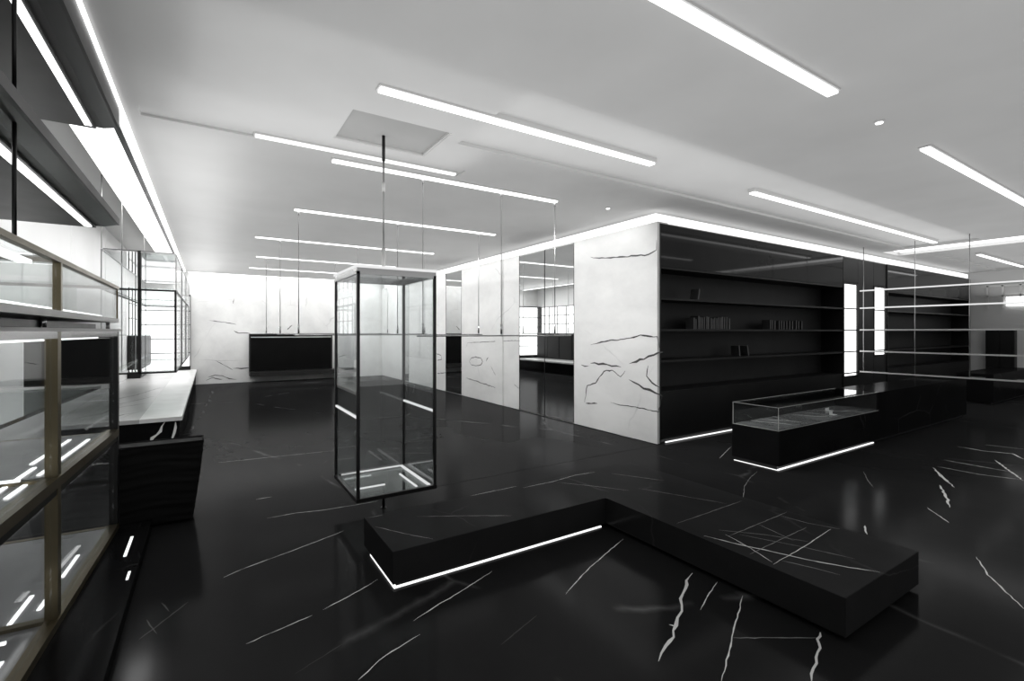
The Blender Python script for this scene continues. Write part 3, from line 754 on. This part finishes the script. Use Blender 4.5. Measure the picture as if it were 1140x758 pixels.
t = thing('upper_showcase', 'shallow bronze-edged glass case raised above the showcase top', 'display case', (-.95, 2.9, 1.568))
bm = B((-.92, -.64, 2.4, 4.2, 1.569, 1.580)); box(bm, -.92, -.64, 2.4, 2.415, 1.58, 1.6); box(bm, -.92, -.64, 4.185, 4.2, 1.58, 1.6)
box(bm, -.655, -.64, 2.415, 4.185, 1.58, 1.6); box(bm, -.92, -.905, 2.415, 4.185, 1.58, 1.6)
obj('underside_tray', bm, M_blackmetal, t)
obj('base_tray', B((sx0, sx1, sy0, 4.62, 1.615, 1.645)), M_grey, t, bevel=.004)
for y in (1.28, 2.945, 4.58):
    for x in (sx0+.05, sx1-.06):
        obj('foot', T(((x, y, 1.5685), (x, y, 1.6148), .012, 10)), M_chrome, t)
for i, y in enumerate((1.28, 2.945, 4.585)):
    obj('post', B((sx1-.03, sx1, y, y+.03, 1.646, 1.865) if i < 2 else (sx1-.014, sx1-.004, y+.01, y+.02, 1.646, 1.865)), M_bronze, t, bevel=.002)
obj('top_frame', B((sx1-.03, sx1, sy0, 4.62, 1.866, 1.888), (sx0, sx1-.03, 4.59, 4.62, 1.866, 1.888), (sx0, sx1-.03, 2.945, 2.975, 1.866, 1.888)), M_bronze, t)
obj('pane', B((sx1-.02, sx1-.014, sy0, 2.94, 1.646, 1.865)), M_glass, t); obj('pane', B((sx1-.02, sx1-.014, 2.98, 4.58, 1.646, 1.865)), M_glass, t)
obj('pane', B((sx0, sx1-.03, 4.60, 4.606, 1.646, 1.865)), M_glass, t)
obj('lid', B((sx0, sx1-.03, sy0, 4.59, 1.876, 1.884)), M_glass_soft, t)
obj('light_bar', B((-.69, -.65, sy0, 4.5, 1.647, 1.668)), M_box, t)
obj('light_bar', B((-.70, -.655, sy0, 2.9, 1.85, 1.865)), M_box, t)
obj('divider', B((sx0+.05, sx1-.14, 4.05, 4.056, 1.646, 1.86)), M_glass_soft, t)

def canopy(z, label, th, xi):
    t = thing('hanging_canopy', label, 'canopy', (-1.1, 2.6, z), 'dark metal canopies over the showcase')
    o = obj('shell', B((-1.598, -.66, .3, 4.62, z+.03, z+.03+th)), M_canopy, t)
    bm = bmesh.new()
    prof = [(-.66, z+.03), (-.585, z+.05), (-.568, z+.05), (-.568, z+.03+th), (-.66, z+.03+th)]
    lo = [bm.verts.new((x, .3, zz)) for x, zz in prof]; hi = [bm.verts.new((x, 4.62, zz)) for x, zz in prof]
    bm.faces.new(lo); bm.faces.new(hi[::-1])
    for i in range(5): bm.faces.new((lo[i], hi[i], hi[(i+1) % 5], lo[(i+1) % 5]))
    bmesh.ops.recalc_face_normals(bm, faces=bm.faces)
    obj('edge_profile', bm, M_canopy, t)
    obj('underside', B((-1.597, -.70, .3, 4.615, z+.016, z+.0298)), M_canopy, t)
    obj('light_line', B((xi-.02, xi+.02, .35, 4.55, z+.008, z+.0158)), M_strip, t)
    return t
t = canopy(3.03, 'upper dark canopy under the ceiling edge light, over the bronze showcase', .17, -.735)
t = canopy(2.30, 'lower dark canopy hung over the bronze showcase', .07, -.735)
for y in (1.0, 2.53):
    obj('rod', T(((-.62, y, 2.401), (-.62, y, 3.037), .007, 10)), M_blackmetal, t)
    obj('rod', T(((-.62, y, 1.889), (-.62, y, 2.34), .007, 10)), M_blackmetal, t)

t = thing('platform', 'low black stone platform under the bronze showcase', 'platform', (-.9, 2.6, 0))
obj('slab', B((-1.59, -.375, -.4, 4.66, .001, .08)), M_black, t, bevel=.004)
for a in ((-.470, -.454, 3.98, 4.33), (-.414, -.402, 3.60, 3.71)):
    obj('marker_light', B((*a, .0805, .086)), M_led, t)

# ------------------------------------------------------------------ light
def area(name, loc, rot, sx, sy, power, spread=180):
    l = bpy.data.lights.new(name, 'AREA'); l.shape = 'RECTANGLE'; l.size = sx; l.size_y = sy; l.energy = power; l.spread = math.radians(spread)
    o = bpy.data.objects.new(name, l); COL.objects.link(o); o.location = loc; o.rotation_euler = rot
    return o
R = math.radians
def up(name, x0, x1, y0, y1, z, L):        # added fill sheet hung in mid-air, facing the ceiling in place of bounce
    area(name, ((x0+x1)/2, (y0+y1)/2, z), (R(180), 0, 0), x1-x0, y1-y0, L*math.pi*(x1-x0)*(y1-y0))
for nm, x0, x1, y0, y1, z, k in UPS: up(nm, x0, x1, y0, y1, z, k)
def wash(name, loc, target, length, along_x, width, power):     # a long unseen fill lamp, added to brighten a wall
    d = Vector(target) - Vector(loc)
    o = area(name, loc, (0, 0, 0), length, width, power, 110)
    z = -d.normalized(); xax = Vector((1, 0, 0)) if along_x else Vector((0, 1, 0))
    yax = z.cross(xax).normalized()
    o.rotation_euler = Matrix((xax, yax, z)).transposed().to_euler()
wash('fill_wash_core_near', (3.4, 5.4, 3.1), (5.17, 5.4, .9), 4.4, False, .1, P_CORE)
wash('fill_wash_core_far', (3.4, 12.1, 3.1), (5.17, 12.1, 1.1), 8.6, False, .1, P_CORE2)
wash('fill_wash_core_top', (4.85, 10.6, 3.2), (5.17, 10.6, 2.7), 12, False, .05, 22)
wash('fill_wash_back', (2.3, 14.9, 3.1), (2.3, 16.7, 1.2), 5.6, True, .1, P_BACK)
wash('fill_wash_back_top', (2.3, 16.25, 3.2), (2.3, 16.7, 2.8), 5.6, True, .05, 14)
area('ledge_lamp', (-.85, 10.5, H+.055), (0, 0, 0), .28, 11.4, 75)
wash('fill_wash_left', (-.35, 11.2, 3.1), (-1.6, 11.2, 1.0), 11, False, .1, P_LEFT)

w = bpy.data.worlds.new('World'); scene.world = w; w.use_nodes = True
bg = w.node_tree.nodes['Background']; bg.inputs[0].default_value = (1, 1, 1, 1); bg.inputs[1].default_value = WORLD

# ------------------------------------------------------------------ camera
cam = bpy.data.cameras.new('camera'); co = bpy.data.objects.new('camera', cam); COL.objects.link(co)
co.location = (0, 0, EYE); co.rotation_euler = (R(90), 0, -math.atan2(.5373, .8434))
cam.sensor_width = 36; cam.lens = 530/1140*36; cam.shift_y = -10/1140; cam.clip_start = .05; cam.clip_end = 100
scene.camera = co
scene.view_settings.view_transform = 'Standard'; scene.view_settings.look = 'None'
scene.view_settings.exposure = EXPO; scene.view_settings.gamma = 1; scene.view_settings.use_curve_mapping = False
scene.cycles.max_bounces = 10; scene.cycles.diffuse_bounces = 4; scene.cycles.glossy_bounces = 6
scene.cycles.transparent_max_bounces = 24; scene.cycles.caustics_reflective = False; scene.cycles.caustics_refractive = False
scene.cycles.sample_clamp_indirect = 4
